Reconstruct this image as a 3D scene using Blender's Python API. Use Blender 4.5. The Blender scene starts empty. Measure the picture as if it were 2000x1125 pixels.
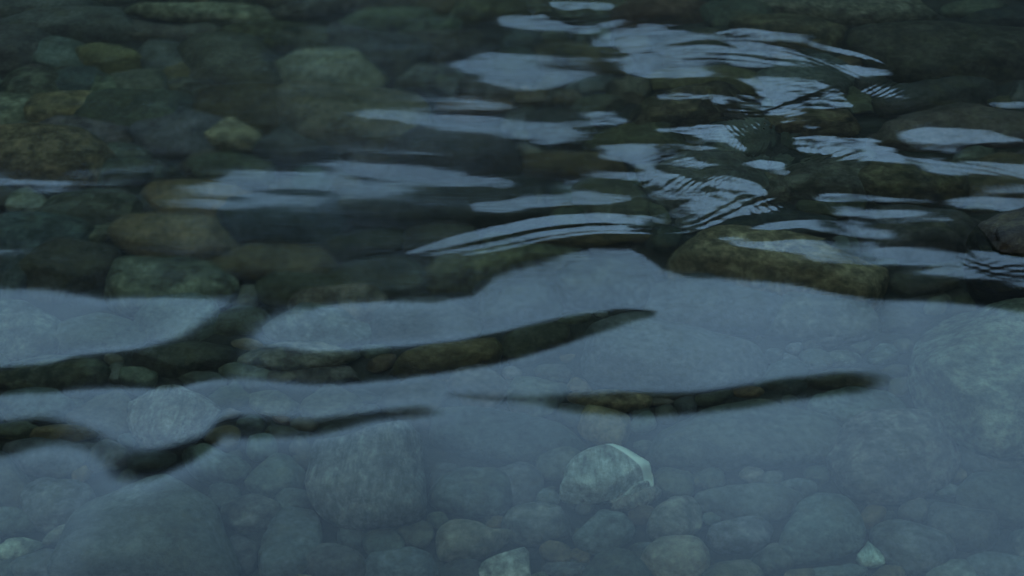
import bpy, math, random
import numpy as np

# ------------------------------------------------------------------ camera, sky, sun, exposure
S = bpy.context.scene
COL = S.collection
CAM_H, PITCH, LENS = 1.5, 32.0, 50.0
cam_d = bpy.data.cameras.new("camera")
cam_d.lens = LENS; cam_d.sensor_width = 36.0; cam_d.clip_start = 0.05; cam_d.clip_end = 800
cam = bpy.data.objects.new("camera", cam_d); COL.objects.link(cam)
cam.location = (0, 0, CAM_H); cam.rotation_euler = (math.radians(90 - PITCH), 0, 0)
S.camera = cam

SUN_EL, SUN_AZ = 58.0, 200.0            # the sun is high, veiled by cloud, behind the viewer
world = bpy.data.worlds.new("World"); S.world = world; world.use_nodes = True
wn, wl = world.node_tree.nodes, world.node_tree.links
bg = wn["Background"]
sky = wn.new("ShaderNodeTexSky"); sky.sky_type = 'NISHITA'; sky.sun_disc = False
sky.sun_elevation = math.radians(SUN_EL); sky.sun_rotation = math.radians(SUN_AZ)
sky.air_density = 1.0; sky.dust_density = 1.5; sky.ozone_density = 1.0
wtc = wn.new("ShaderNodeTexCoord")
wno = wn.new("ShaderNodeTexNoise"); wno.inputs["Scale"].default_value = 2.2; wno.inputs["Detail"].default_value = 5
wmp = wn.new("ShaderNodeMapping"); wmp.inputs["Scale"].default_value = (1, 1, 2.5)
wl.new(wtc.outputs["Generated"], wmp.inputs["Vector"]); wl.new(wmp.outputs[0], wno.inputs["Vector"])
wra = wn.new("ShaderNodeMapRange")
wra.inputs["From Min"].default_value = 0.35; wra.inputs["From Max"].default_value = 0.7
wra.inputs["To Min"].default_value = 0.62; wra.inputs["To Max"].default_value = 0.9
wl.new(wno.outputs["Fac"], wra.inputs["Value"])
wmx = wn.new("ShaderNodeMix"); wmx.data_type = 'RGBA'
wl.new(wra.outputs[0], wmx.inputs["Factor"]); wl.new(sky.outputs[0], wmx.inputs["A"])
# the veil of cloud, brighter low over the wooded skyline than overhead
wsx = wn.new("ShaderNodeSeparateXYZ"); wl.new(wtc.outputs["Generated"], wsx.inputs[0])
wgr = wn.new("ShaderNodeMapRange"); wgr.interpolation_type = 'SMOOTHSTEP'
wgr.inputs["From Min"].default_value = .59; wgr.inputs["From Max"].default_value = .72
wgr.inputs["To Min"].default_value = 1.5; wgr.inputs["To Max"].default_value = .63
wl.new(wsx.outputs["Z"], wgr.inputs["Value"])
wcl = wn.new("ShaderNodeVectorMath"); wcl.operation = 'SCALE'; wcl.inputs[0].default_value = (4.25, 7.75, 11.4)
wn2 = wn.new("ShaderNodeTexNoise"); wn2.inputs["Scale"].default_value = 9; wn2.inputs["Detail"].default_value = 6
wl.new(wmp.outputs[0], wn2.inputs["Vector"])
wr2 = wn.new("ShaderNodeMapRange"); wr2.inputs["From Min"].default_value = .33; wr2.inputs["From Max"].default_value = .67
wr2.inputs["To Min"].default_value = .74; wr2.inputs["To Max"].default_value = 1.26
wl.new(wn2.outputs["Fac"], wr2.inputs["Value"])
wm3 = wn.new("ShaderNodeMath"); wm3.operation = 'MULTIPLY'
wl.new(wgr.outputs[0], wm3.inputs[0]); wl.new(wr2.outputs[0], wm3.inputs[1])
wl.new(wm3.outputs[0], wcl.inputs["Scale"]); wl.new(wcl.outputs[0], wmx.inputs["B"])
wl.new(wmx.outputs["Result"], bg.inputs["Color"]); bg.inputs["Strength"].default_value = 0.15

sun_d = bpy.data.lights.new("sun", 'SUN'); sun_d.energy = 0.5; sun_d.angle = math.radians(25); sun_d.color = (1, .96, .9)
sun = bpy.data.objects.new("sun", sun_d); COL.objects.link(sun); sun.location = (0, -3, 8)
sun.rotation_euler = (math.radians(90 - SUN_EL), 0, math.radians(180 - SUN_AZ) + math.pi * 0)
S.view_settings.view_transform = 'Standard'; S.view_settings.look = 'None'
S.view_settings.exposure = 1.0; S.view_settings.gamma = 1.0
S.cycles.use_denoising = True
S.cycles.caustics_refractive = True; S.cycles.caustics_reflective = True
S.cycles.blur_glossy = 0.0
S.cycles.max_bounces = 12; S.cycles.sample_clamp_indirect = 6.0

rng = np.random.default_rng(7); random.seed(7)
NW = 1.333
FPX = 2000 * LENS / 36.0
cp, sp = math.cos(math.radians(PITCH)), math.sin(math.radians(PITCH))

# ------------------------------------------------------------------ geometry of looking into water
def at(px, py, z):
    """Point of the place, at height z, that is seen at photo pixel px, py (bent at the water when z < 0)."""
    px = np.asarray(px, float); py = np.asarray(py, float)
    u = (px - 1000) / FPX; v = (562.5 - py) / FPX
    d = np.stack([u, cp + v * sp, -sp + v * cp], -1)
    d /= np.linalg.norm(d, axis=-1, keepdims=True)
    t = CAM_H / -d[..., 2:3]
    P = np.array([0, 0, CAM_H]) + d * t
    if z < 0:
        e = np.stack([d[..., 0] / NW, d[..., 1] / NW, 0 * d[..., 0]], -1)
        e[..., 2] = -np.sqrt(1 - e[..., 0]**2 - e[..., 1]**2)
        P = P + e * (z / e[..., 2:3])
    elif z > 0:
        P = P - d * (z / -d[..., 2:3])
    return P

def to_px(x, y, z=0.0):
    dy, dz = y, z - CAM_H
    f = dy * cp - dz * sp; up = dy * sp + dz * cp
    return 1000 + FPX * x / f, 562.5 - FPX * up / f

class Wob:
    """Smooth pseudo random field in 2 or 3 dimensions, made of sines."""
    def __init__(s, dim, n, freq, seed, stretch=None, spread=1.6):
        r = np.random.default_rng(seed)
        k = r.normal(size=(n, dim)); k /= np.linalg.norm(k, axis=1, keepdims=True)
        k *= (freq * spread ** r.uniform(-1, 1, n))[:, None]
        if stretch is not None: k *= np.array(stretch)
        s.k = k; s.p = r.uniform(0, 6.283, n); s.n = n
    def __call__(s, *c):
        o = 0
        for k, p in zip(s.k, s.p):
            a = p
            for i, q in enumerate(c): a = a + k[i] * q
            o = o + np.sin(a)
        return o * math.sqrt(2 / s.n)

# ------------------------------------------------------------------ helpers
def mesh_obj(name, verts, faces, mat, smooth=True, parent=None):
    me = bpy.data.meshes.new(name)
    verts = np.asarray(verts, np.float32)
    faces = np.asarray(faces, np.int32)
    me.vertices.add(len(verts)); me.vertices.foreach_set("co", verts.ravel())
    n, w = faces.shape
    me.loops.add(n * w); me.loops.foreach_set("vertex_index", faces.ravel())
    me.polygons.add(n); me.polygons.foreach_set("loop_start", np.arange(0, n * w, w, dtype=np.int32))
    me.polygons.foreach_set("loop_total", np.full(n, w, np.int32))
    if smooth: me.polygons.foreach_set("use_smooth", np.ones(n, bool))
    me.update(calc_edges=True); me.validate()
    if mat: me.materials.append(mat)
    o = bpy.data.objects.new(name, me); COL.objects.link(o)
    if parent: o.parent = parent
    return o

def grid_faces(nx, ny):
    i = np.arange(nx - 1)[None, :] + np.arange(ny - 1)[:, None] * nx
    return np.stack([i, i + 1, i + 1 + nx, i + nx], -1).reshape(-1, 4)

def new_mat(name):
    m = bpy.data.materials.new(name); m.use_nodes = True
    return m, m.node_tree.nodes, m.node_tree.links

# ------------------------------------------------------------------ materials
def stone_material(name, kind):
    m, N, L = new_mat(name)
    b = N["Principled BSDF"]; b.inputs["Roughness"].default_value = .8
    b.inputs["Specular IOR Level"].default_value = .25
    oi = N.new("ShaderNodeObjectInfo"); tc = N.new("ShaderNodeTexCoord")
    sc = N.new("ShaderNodeVectorMath"); sc.operation = 'SCALE'; sc.inputs["Scale"].default_value = 40
    cv = N.new("ShaderNodeCombineXYZ")
    for k in range(3): L.new(oi.outputs["Random"], cv.inputs[k])
    L.new(cv.outputs[0], sc.inputs[0])
    ad = N.new("ShaderNodeVectorMath"); ad.operation = 'ADD'
    L.new(tc.outputs["Object"], ad.inputs[0]); L.new(sc.outputs[0], ad.inputs[1])
    def noise(scale, det, rough=.6, vec=None, dist=0):
        n = N.new("ShaderNodeTexNoise"); n.inputs["Scale"].default_value = scale
        n.inputs["Detail"].default_value = det; n.inputs["Roughness"].default_value = rough
        n.inputs["Distortion"].default_value = dist
        L.new(vec or ad.outputs[0], n.inputs["Vector"]); return n.outputs["Fac"]
    def rng_(src, a, b_, c, d):
        r = N.new("ShaderNodeMapRange"); r.inputs["From Min"].default_value = a; r.inputs["From Max"].default_value = b_
        r.inputs["To Min"].default_value = c; r.inputs["To Max"].default_value = d
        L.new(src, r.inputs["Value"]); return r.outputs[0]
    def mul(a, v):
        mm = N.new("ShaderNodeMix"); mm.data_type = 'RGBA'; mm.blend_type = 'MULTIPLY'; mm.inputs["Factor"].default_value = 1
        L.new(a, mm.inputs["A"]); L.new(v, mm.inputs["B"]); return mm.outputs["Result"]
    def mixc(f, a, colr=None, bsock=None):
        mm = N.new("ShaderNodeMix"); mm.data_type = 'RGBA'
        L.new(f, mm.inputs["Factor"]); L.new(a, mm.inputs["A"])
        if bsock is not None: L.new(bsock, mm.inputs["B"])
        else: mm.inputs["B"].default_value = (*colr, 1)
        return mm.outputs["Result"]
    c = oi.outputs["Color"]
    c = mul(c, rng_(noise(12, 4), .33, .67, .6, 1.4))
    c = mul(c, rng_(noise(60, 6, .75), .33, .67, .55, 1.45))
    # a thin film of brown and green algae in loose patches
    c = mixc(rng_(noise(14, 6, .7), .5, .72, 0, .45), c, (.075, .072, .028))
    c = mixc(rng_(noise(260, 3, .8), .62, .75, 0, .35), c, (.24, .25, .2))     # mineral specks
    if kind in ('striped', 'chipped'):
        mp = N.new("ShaderNodeMapping"); mp.inputs["Rotation"].default_value = (0, 0, .5); mp.inputs["Scale"].default_value = (1, .25, .6)
        L.new(ad.outputs[0], mp.inputs["Vector"])
        w = noise(60, 6, .75, mp.outputs[0], .5)
        c = mul(c, rng_(w, .35, .65, .45, 1.5))
    if kind == 'chipped':
        sp_ = N.new("ShaderNodeVectorMath"); sp_.operation = 'DOT_PRODUCT'; sp_.inputs[1].default_value = (.76, .65, 0)
        L.new(tc.outputs["Object"], sp_.inputs[0])
        c = mixc(rng_(sp_.outputs["Value"], .034, .037, 0, .9), c, (.7, .82, .76))
    if kind == 'mottled':
        c = mul(c, rng_(noise(24, 6, .72, dist=.3), .38, .66, .6, 1.5))
    L.new(c, b.inputs["Base Color"])
    bu = N.new("ShaderNodeBump"); bu.inputs["Distance"].default_value = .02; bu.inputs["Strength"].default_value = .55
    a1 = N.new("ShaderNodeMath"); a1.operation = 'MULTIPLY_ADD'; a1.inputs[1].default_value = .35
    L.new(noise(90, 6, .7), a1.inputs[0]); L.new(noise(22, 6, .6), a1.inputs[2])
    L.new(a1.outputs[0], bu.inputs["Height"]); L.new(bu.outputs[0], b.inputs["Normal"])
    return m

M_STONE = {k: stone_material("stone_" + k, k) for k in ('plain', 'mottled', 'striped', 'chipped')}

def ground_material(name, c1, c2, scale):
    m, N, L = new_mat(name); b = N["Principled BSDF"]; b.inputs["Roughness"].default_value = .9
    tc = N.new("ShaderNodeTexCoord"); n = N.new("ShaderNodeTexNoise"); n.inputs["Scale"].default_value = scale
    n.inputs["Detail"].default_value = 8; n.inputs["Roughness"].default_value = .7
    L.new(tc.outputs["Object"], n.inputs["Vector"])
    r = N.new("ShaderNodeValToRGB"); r.color_ramp.elements[0].position = .35; r.color_ramp.elements[1].position = .68
    r.color_ramp.elements[0].color = (*c1, 1); r.color_ramp.elements[1].color = (*c2, 1)
    L.new(n.outputs["Fac"], r.inputs[0]); L.new(r.outputs[0], b.inputs["Base Color"])
    bu = N.new("ShaderNodeBump"); bu.inputs["Distance"].default_value = .02
    L.new(n.outputs["Fac"], bu.inputs["Height"]); L.new(bu.outputs[0], b.inputs["Normal"])
    return m
M_BED = ground_material("silt", (.010, .012, .011), (.03, .033, .027), 30)
M_HILL = ground_material("forest_floor", (.006, .009, .005), (.015, .02, .011), .4)
M_TREE = ground_material("conifer_needles", (.006, .010, .006), (.018, .026, .014), 2)

def water_material():
    m, N, L = new_mat("stream_water"); out = N["Material Output"]; N.remove(N["Principled BSDF"])
    fr = N.new("ShaderNodeFresnel"); fr.inputs["IOR"].default_value = NW
    rf = N.new("ShaderNodeBsdfRefraction"); rf.inputs["IOR"].default_value = NW
    rf.inputs["Color"].default_value = (.66, .72, .61, 1)
    gl = N.new("ShaderNodeBsdfGlossy"); gl.inputs["Color"].default_value = (1, 1, 1, 1); gl.distribution = "BECKMANN"; rf.distribution = "BECKMANN"
    ra = N.new("ShaderNodeAttribute"); ra.attribute_name = "rough"
    ga = N.new("ShaderNodeAttribute"); ga.attribute_name = "gloss"
    L.new(ra.outputs["Fac"], rf.inputs["Roughness"]); L.new(ga.outputs["Fac"], gl.inputs["Roughness"])
    # the finest drawn-out ripples of the running water
    tc = N.new("ShaderNodeTexCoord"); mp = N.new("ShaderNodeMapping"); mp.inputs["Scale"].default_value = (7, 60, 1)
    nz = N.new("ShaderNodeTexNoise"); nz.inputs["Scale"].default_value = 2.2; nz.inputs["Detail"].default_value = 4
    nz.inputs["Roughness"].default_value = .65; nz.inputs["Distortion"].default_value = .4
    L.new(tc.outputs["Object"], mp.inputs[0]); L.new(mp.outputs[0], nz.inputs["Vector"])
    st = N.new("ShaderNodeMapRange"); st.inputs["From Min"].default_value = .07; st.inputs["From Max"].default_value = .14
    st.inputs["To Min"].default_value = .02; st.inputs["To Max"].default_value = .42
    L.new(ra.outputs["Fac"], st.inputs["Value"])
    bu = N.new("ShaderNodeBump"); bu.inputs["Distance"].default_value = .0012; L.new(st.outputs[0], bu.inputs["Strength"])
    L.new(nz.outputs["Fac"], bu.inputs["Height"])
    for q in (fr, rf, gl): L.new(bu.outputs[0], q.inputs["Normal"])
    mx = N.new("ShaderNodeMixShader")
    L.new(fr.outputs[0], mx.inputs[0]); L.new(rf.outputs[0], mx.inputs[1]); L.new(gl.outputs[0], mx.inputs[2])
    L.new(mx.outputs[0], out.inputs["Surface"])
    return m
M_WATER = water_material()

# ------------------------------------------------------------------ the setting: bed, valley sides, forest
BED = -0.36
def terrain():
    rr = np.concatenate([np.linspace(0.00005, 8, 90), np.linspace(8.3, 70, 70), np.linspace(74, 160, 12)])
    aa = np.linspace(0, 2 * np.pi, 181)
    R, A = np.meshgrid(rr, aa)
    X, Y = R * np.sin(A), 2.5 + R * np.cos(A)
    ridge = math.tan(math.radians(31)) * 60
    az = np.abs((A + np.pi) % (2 * np.pi) - np.pi)
    # unseen ridges at the sides and behind are raised to cut light on stones
    k = 1 + .55 * np.clip((az - 1.0) / .8, 0, 1)
    t = np.clip((R - 8.5) / 51.5, 0, 1)
    Z = BED + np.clip((R - 7) / 2.5, 0, 1) * .8 + ridge * k * t ** 1.25
    Z += np.clip((R - 12) / 30, 0, 1) * Wob(2, 14, .18, 3)(X, Y) * .5
    Z = np.where(R < 7, BED + .012 * Wob(2, 12, 9, 5)(X, Y), Z)
    V = np.stack([X, Y, Z], -1).reshape(-1, 3)
    o = mesh_obj("riverbed", V, grid_faces(len(rr), len(aa)), M_BED)
    o.data.materials.append(M_HILL)
    f = np.arange(len(o.data.polygons)); far = rr[:-1][f % (len(rr) - 1)] > 8.4
    o.data.polygons.foreach_set("material_index", far.astype(np.int32))
    o["kind"] = "structure"
    return ridge
RIDGE = terrain()

def forest():
    V, F = [], []
    r = np.random.default_rng(21)
    for i in range(900):
        a = r.uniform(-1.25, 1.25) if i < 640 else r.uniform(0, 6.283)
        R = r.uniform(52, 62) if i % 2 else r.uniform(25, 60)
        t = (R - 8.5) / 51.5; az = abs((a + np.pi) % (2 * np.pi) - np.pi)
        k = 1 + .55 * min(max((az - 1.0) / .8, 0), 1)
        z0 = BED + .8 + RIDGE * k * min(t, 1) ** 1.25 - .5
        x, y = R * math.sin(a), 2.5 + R * math.cos(a)
        H = r.uniform(1.0, 3.2); W = H * r.uniform(.22, .34)
        for tier in range(4):
            zb = z0 + H * (.12 + .2 * tier); zt = zb + H * .42; w = W * (1 - .2 * tier)
            n = 10; b = len(V)
            for j in range(n):
                th = j / n * 6.283 + tier; q = w * (1 if j % 2 else .55) * r.uniform(.8, 1.2)
                V.append((x + q * math.cos(th), y + q * math.sin(th), zb - (.1 * w if j % 2 else 0)))
            V.append((x, y, zt))
            for j in range(n): F.append((b + j, b + (j + 1) % n, b + n))
    o = mesh_obj("forest", V, F, M_TREE, smooth=False); o["kind"] = "stuff"
    o["label"] = "dark conifer forest covering the valley sides"; o["category"] = "forest"
forest()

# ------------------------------------------------------------------ the water surface
def sdist(P, X, Y):
    """Signed distance to a closed outline, positive inside."""
    P = np.array(P, float); n = len(P)
    d = np.full(X.shape, 1e9); ins = np.zeros(X.shape, bool)
    for i in range(n):
        ax, ay = P[i]; bx, by = P[(i + 1) % n]
        ex, ey = bx - ax, by - ay; L2 = ex * ex + ey * ey + 1e-9
        t = np.clip(((X - ax) * ex + (Y - ay) * ey) / L2, 0, 1)
        d = np.minimum(d, (X - ax - t * ex)**2 + (Y - ay - t * ey)**2)
        c = ((ay > Y) != (by > Y)) & (X < (bx - ax) * (Y - ay) / (by - ay + 1e-12) + ax)
        ins ^= c
    d = np.sqrt(d); return np.where(ins, d, -d)

def smooth_closed(P, n=4):
    P = np.array(P, float); m = len(P); out = []
    for i in range(m):
        p0, p1, p2, p3 = P[i - 1], P[i], P[(i + 1) % m], P[(i + 2) % m]
        for j in range(n):
            t = j / n
            out.append(.5 * ((2 * p1) + (-p0 + p2) * t + (2*p0 - 5*p1 + 4*p2 - p3) * t*t + (-p0 + 3*p1 - 3*p2 + p3) * t**3))
    return np.array(out)

def ribbon(line):
    """Outline of a tapering streak given as (x, y, half width)."""
    L = np.array(line, float); T = np.gradient(L[:, :2], axis=0); T /= np.linalg.norm(T, axis=1, keepdims=True) + 1e-9
    Nn = np.stack([-T[:, 1], T[:, 0]], 1) * L[:, 2:3]
    return np.concatenate([L[:, :2] + Nn, (L[:, :2] - Nn)[::-1]])

# where the face of a wave turns towards the open sky (+) or towards the wooded bank (-):
# outline, edge softness, turn
SHORE = [(-200,570),(0,575),(80,580),(150,588),(215,600),(300,594),(420,588),(500,580),(540,590),(600,611),(680,601),(760,600),(850,599),(920,584),(960,545),(1040,520),(1100,498),(1170,488),(1240,492),(1290,525),(1350,540),(1450,545),(1600,570),(1750,590),(1860,600),(2000,618),(2300,660)]
WAVES = [
 # ---- dark troughs over the bright near water
 ([(-200,728),(0,722),(100,716),(150,702),(250,691),(330,682),(400,684),(470,680),(520,682),(560,685),(620,691),(700,689),(800,680),(900,668),(1000,642),(1100,618),(1200,602),(1262,602),(1275,609),(1200,632),(1100,668),(1000,702),(900,727),(750,750),(640,758),(560,757),(480,752),(400,751),(330,763),(200,763),(100,768),(0,771),(-200,772)], 7, -1.0),
 ([(1080,786),(1170,769),(1250,764),(1350,764),(1450,750),(1550,734),(1650,725),(1720,724),(1748,735),(1725,748),(1650,764),(1550,776),(1450,792),(1350,803),(1250,810),(1170,806),(1110,798)], 10, -1.0),
 ([(880,776),(980,776),(1110,776),(1130,796),(1000,790),(900,786)], 12, -.75),
 ([(435,845),(460,824),(540,824),(620,829),(700,821),(780,808),(830,803),(900,818),(850,826),(760,829),(680,846),(620,862),(560,869),(490,871),(450,864)], 12, -1.0),
 ([(-200,832),(0,831),(60,828),(120,832),(165,848),(190,868),(160,884),(110,880),(60,886),(0,896),(-200,900)], 13, -1.0),
 ([(185,872),(240,882),(300,892),(350,882),(412,872),(385,902),(335,932),(290,950),(235,952),(205,922)], 17, -1.0),
 ([(150,850),(200,862),(240,885),(225,905),(180,885)], 22, -.8),
 ([(300,698),(350,660),(415,622),(470,594),(540,578),(575,598),(535,622),(508,650),(505,690),(400,708)], 24, -1.0),
 # ---- bright wave faces over the dark far water
 ([(425,366),(470,345),(520,328),(580,320),(650,321),(700,330),(780,333),(850,328),(910,332),(960,341),(910,349),(850,355),(800,362),(720,369),(650,377),(600,376),(540,371),(470,372)], 10, 1.0),
 ([(330,384),(380,368),(430,356),(440,374),(390,384)], 16, .6),
 ([(-200,335),(0,347),(60,348),(120,357),(50,366),(0,368),(-200,372)], 10, .75),
 ([(150,352),(230,345),(310,338),(290,352),(200,360)], 12, .3),
 ([(-200,485),(0,488),(50,490),(62,500),(0,513),(-200,515)], 12, .4),
 ([(900,122),(940,113),(1000,110),(1060,113),(1120,118),(1170,136),(1188,153),(1120,158),(1000,156),(950,148)], 8, 1.0),
 ([(720,205),(800,205),(860,212),(960,222),(1050,226),(1150,222),(1200,235),(1170,250),(1080,262),(1000,262),(930,250),(850,236),(790,225)], 11, .85),
 ([(1078,12),(1120,12),(1155,17),(1120,21)], 4, .7), ([(1160,19),(1200,21),(1165,24)], 4, .6),
 ([(985,52),(1030,44),(1070,42),(1100,52),(1050,57),(1000,58)], 6, .8), ([(1032,31),(1065,34),(1060,39),(1036,36)], 4, .6),
 ([(1165,54),(1200,45),(1235,50),(1200,56)], 5, .95), ([(1105,66),(1150,62),(1160,69),(1115,70)], 5, .6),
 ([(1242,66),(1272,57),(1298,65),(1270,71)], 5, .9), ([(1288,54),(1335,60),(1305,63)], 4, .7),
 ([(1150,86),(1190,73),(1225,76),(1270,88),(1300,80),(1330,68),(1400,69),(1480,73),(1560,90),(1620,108),(1690,136),(1735,165),(1765,188),(1738,190),(1690,170),(1630,142),(1560,130),(1480,132),(1400,133),(1330,140),(1280,146),(1240,132),(1215,116),(1160,110),(1165,98)], 7, 1.0),
 ([(1410,196),(1450,172),(1490,155),(1530,148),(1590,151),(1640,162),(1668,178),(1674,205),(1655,216),(1600,219),(1540,216),(1480,203)], 6, 1.0),
 ([(1310,186),(1340,178),(1400,184),(1420,192),(1360,186)], 4, .5),
 ([(1285,258),(1330,262),(1400,248),(1440,256),(1475,285),(1530,308),(1538,328),(1500,326),(1460,308),(1400,292),(1330,278)], 6, .95),
 ([(1180,298),(1240,297),(1300,318),(1350,345),(1368,365),(1320,380),(1260,376),(1210,362),(1115,350),(1180,342),(1275,338),(1245,318)], 8, .95),
 ([(1270,296),(1330,292),(1400,318),(1440,330),(1400,334),(1330,318)], 6, .7),
 ([(1390,342),(1430,335),(1480,352),(1500,372),(1450,372),(1400,362)], 6, .9),
 (ribbon([(800,491,1.5),(860,474,6),(920,457,8),(980,443,9),(1080,427,9),(1180,423,9),(1240,427,9),(1300,417,10),(1350,393,12),(1400,378,13),(1430,378,8)]), 3, 1.0),
 (ribbon([(850,492,1),(920,479,3),(980,467,4.5),(1080,449,4.5),(1180,441,4),(1250,441,4),(1320,430,4),(1370,407,5),(1420,394,5),(1450,390,3)]), 2.5, 1.0),
 (ribbon([(910,491,1),(1000,475,2.5),(1080,459,2.5),(1180,450,2),(1260,450,2),(1330,443,2),(1390,424,4),(1430,405,4)]), 2.5, .85),
 ([(940,403),(1000,389),(1080,378),(1150,376),(1200,381),(1218,388),(1180,395),(1100,397),(1020,400)], 5, .95),
 ([(1400,376),(1440,380),(1500,392),(1532,405),(1480,412),(1430,412)], 8, .9),
 ([(1528,252),(1580,247),(1640,268),(1700,275),(1760,290),(1830,300),(1900,310),(2000,326),(2200,350),(2200,390),(2000,360),(1900,336),(1800,320),(1720,306),(1640,300),(1570,276)], 8, 1.0),
 ([(1765,276),(1800,255),(1860,249),(1940,250),(1975,268),(1995,279),(1920,284),(1870,290),(1800,287)], 8, 1.0),
 ([(1938,208),(1970,200),(2000,192),(2150,180),(2150,225),(2000,216),(1962,213)], 6, .9),
 ([(1600,444),(1640,404),(1700,390),(1760,386),(1815,394),(1838,406),(1785,414),(1745,430),(1720,448),(1650,450)], 14, 1.0),
 ([(1418,456),(1500,449),(1560,462),(1620,470),(1700,470),(1760,478),(1850,492),(1920,520),(2000,545),(2150,570),(2150,590),(1960,549),(1900,540),(1800,526),(1700,511),(1600,506),(1500,485),(1440,470)], 8, 1.0),
 ([(1868,386),(1930,378),(2000,379),(2150,385),(2150,420),(2000,410),(1960,405),(1920,395)], 8, .9),
 ([(1896,494),(1950,498),(2000,503),(2150,510),(2150,525),(2000,516),(1930,511)], 5, 1.0),
 # ---- thin dark creases inside the bright faces
 (ribbon([(1300,93,1),(1340,90,4),(1390,88,4),(1430,95,2)]), 3, -.9),
 (ribbon([(1380,109,1),(1440,108,2.5),(1500,118,2.5),(1570,124,2),(1610,132,1)]), 3, -.9),
 (ribbon([(1150,97,2),(1190,101,5),(1225,108,2)]), 4, -.9),
 (ribbon([(1600,136,1),(1640,150,5),(1680,175,6),(1710,184,2)]), 5, -.9),
 (ribbon([(1535,199,1),(1570,190,2),(1620,172,2.5),(1640,170,1)]), 3, -.85),
 (ribbon([(1600,160,1),(1640,170,3),(1670,182,1)]), 3, -.8),
 (ribbon([(1260,335,1),(1330,318,2),(1400,330,3)]), 4, -.5),
 (ribbon([(1770,292,1),(1860,298,4),(1960,302,5),(2100,300,6)]), 5, -.8),
]
def shifted(line, dx, dy, w, a=0, b=None):
    L = np.array(line[a:b], float); n = len(L)
    return ribbon([(x + dx, y + dy, max(.4, w * math.sin(math.pi * (i + .3) / n))) for i, (x, y) in enumerate(L)])
FAN = [(1250,92),(1300,84),(1360,76),(1420,76),(1480,80),(1540,90),(1600,104),(1650,122),(1700,143),(1740,168),(1770,192)]
SWEEP = [(1560,258),(1620,268),(1700,280),(1780,294),(1860,306),(1940,320),(2010,338),(2080,352)]
LOW = [(1700,480),(1760,486),(1820,494),(1880,508),(1930,522),(1980,532),(2040,541),(2100,548)]
for k_, (dx, dy, w_, a_, b_) in enumerate([(0,8,1.3,2,8),(-6,18,1.6,4,10),(-14,30,1.5,1,7),(-4,12,1.2,5,11),(-20,40,1.4,2,7),(-8,25,1.2,6,10)]):
    WAVES.append((shifted(FAN, dx, dy, w_, a_, b_), 2.2, -.85))
for dx, dy, w_, a_, b_ in [(0,6,1.3,2,7),(0,14,1.5,3,8),(10,-4,1.1,1,5),(0,22,1.2,4,8)]:
    WAVES.append((shifted(SWEEP, dx, dy, w_, a_, b_), 2.2, -.82))
for dx, dy, w_, a_, b_ in [(0,4,1.5,3,8),(0,12,1.8,3,8),(0,-5,1.2,4,8),(10,20,1.4,2,8)]:
    WAVES.append((shifted(LOW, dx, dy, w_, a_, b_), 2.2, -.85))
# the arcs fan out where they meet the broken water, and the eye shaped patch is combed by fine lines
for k_ in range(5):
    WAVES.append((ribbon([(1230+8*k_,436+3.2*k_,.6),(1290+10*k_,434+2*k_,1.6),(1345+12*k_,417+2*k_,2.2),(1390+14*k_,396+2*k_,2.6),(1425+16*k_,378+2*k_,2.0),(1450+17*k_,368+3*k_,.6)]), 2.2, .85 if k_ % 2 == 0 else -.85))
for k_ in range(6):
    WAVES.append((ribbon([(1440+26*k_,214-1*k_,.4),(1490+25*k_,206-3*k_,1.1),(1540+22*k_,195-4*k_,1.4),(1590+15*k_,181-4*k_,.5)]), 2.2, -.8))
for k_ in range(4):
    WAVES.append((ribbon([(1862+4*k_,500+4*k_,.5),(1885,505+5*k_,1.2),(1912,513+5*k_,1.8),(1960,524+5*k_,1.8),(2030,530+5*k_,1.4),(2080,533+5*k_,.6)]), 2.2, -.85 if k_ % 2 else .85))
# brush-like fringes trailing off the edge of the fan of light
for k_ in range(7):
    x_, y_ = 1400 + 34 * k_, 70 + 3.2 * k_ + .28 * k_**2
    WAVES.append((ribbon([(x_,y_+1,.5),(x_+40,y_-3+k_,2.0),(x_+85,y_+2+2*k_,1.8),(x_+120,y_+9+3*k_,.5)]), 2.5, .85))
# short combed ripples: centre x, y, radius along, radius across, crest direction, wavelength (px), strength
COMBS = [(1500,288,62,34,58,9,1.5),(1505,262,26,30,75,13,1.5),(1330,330,90,26,20,8,.8),(1440,355,60,16,58,11,.6),(1490,398,50,14,-38,12,.5),(1590,185,95,34,-16,8,.12),(1720,175,50,16,28,8,.9),
         (1640,120,110,22,22,8,.16),(1300,330,90,30,18,13,.45),(1480,240,40,18,-30,8,.9),(1340,90,180,40,6,13,.18),(1120,50,130,35,4,12,.5),(1600,300,80,14,14,9,.5),
         (1960,520,80,20,10,12,.6),(1900,270,90,20,12,12,.3),(1700,430,90,30,-12,12,.08)]
THETA = 32.2          # elevation of the wooded skyline, degrees

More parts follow.
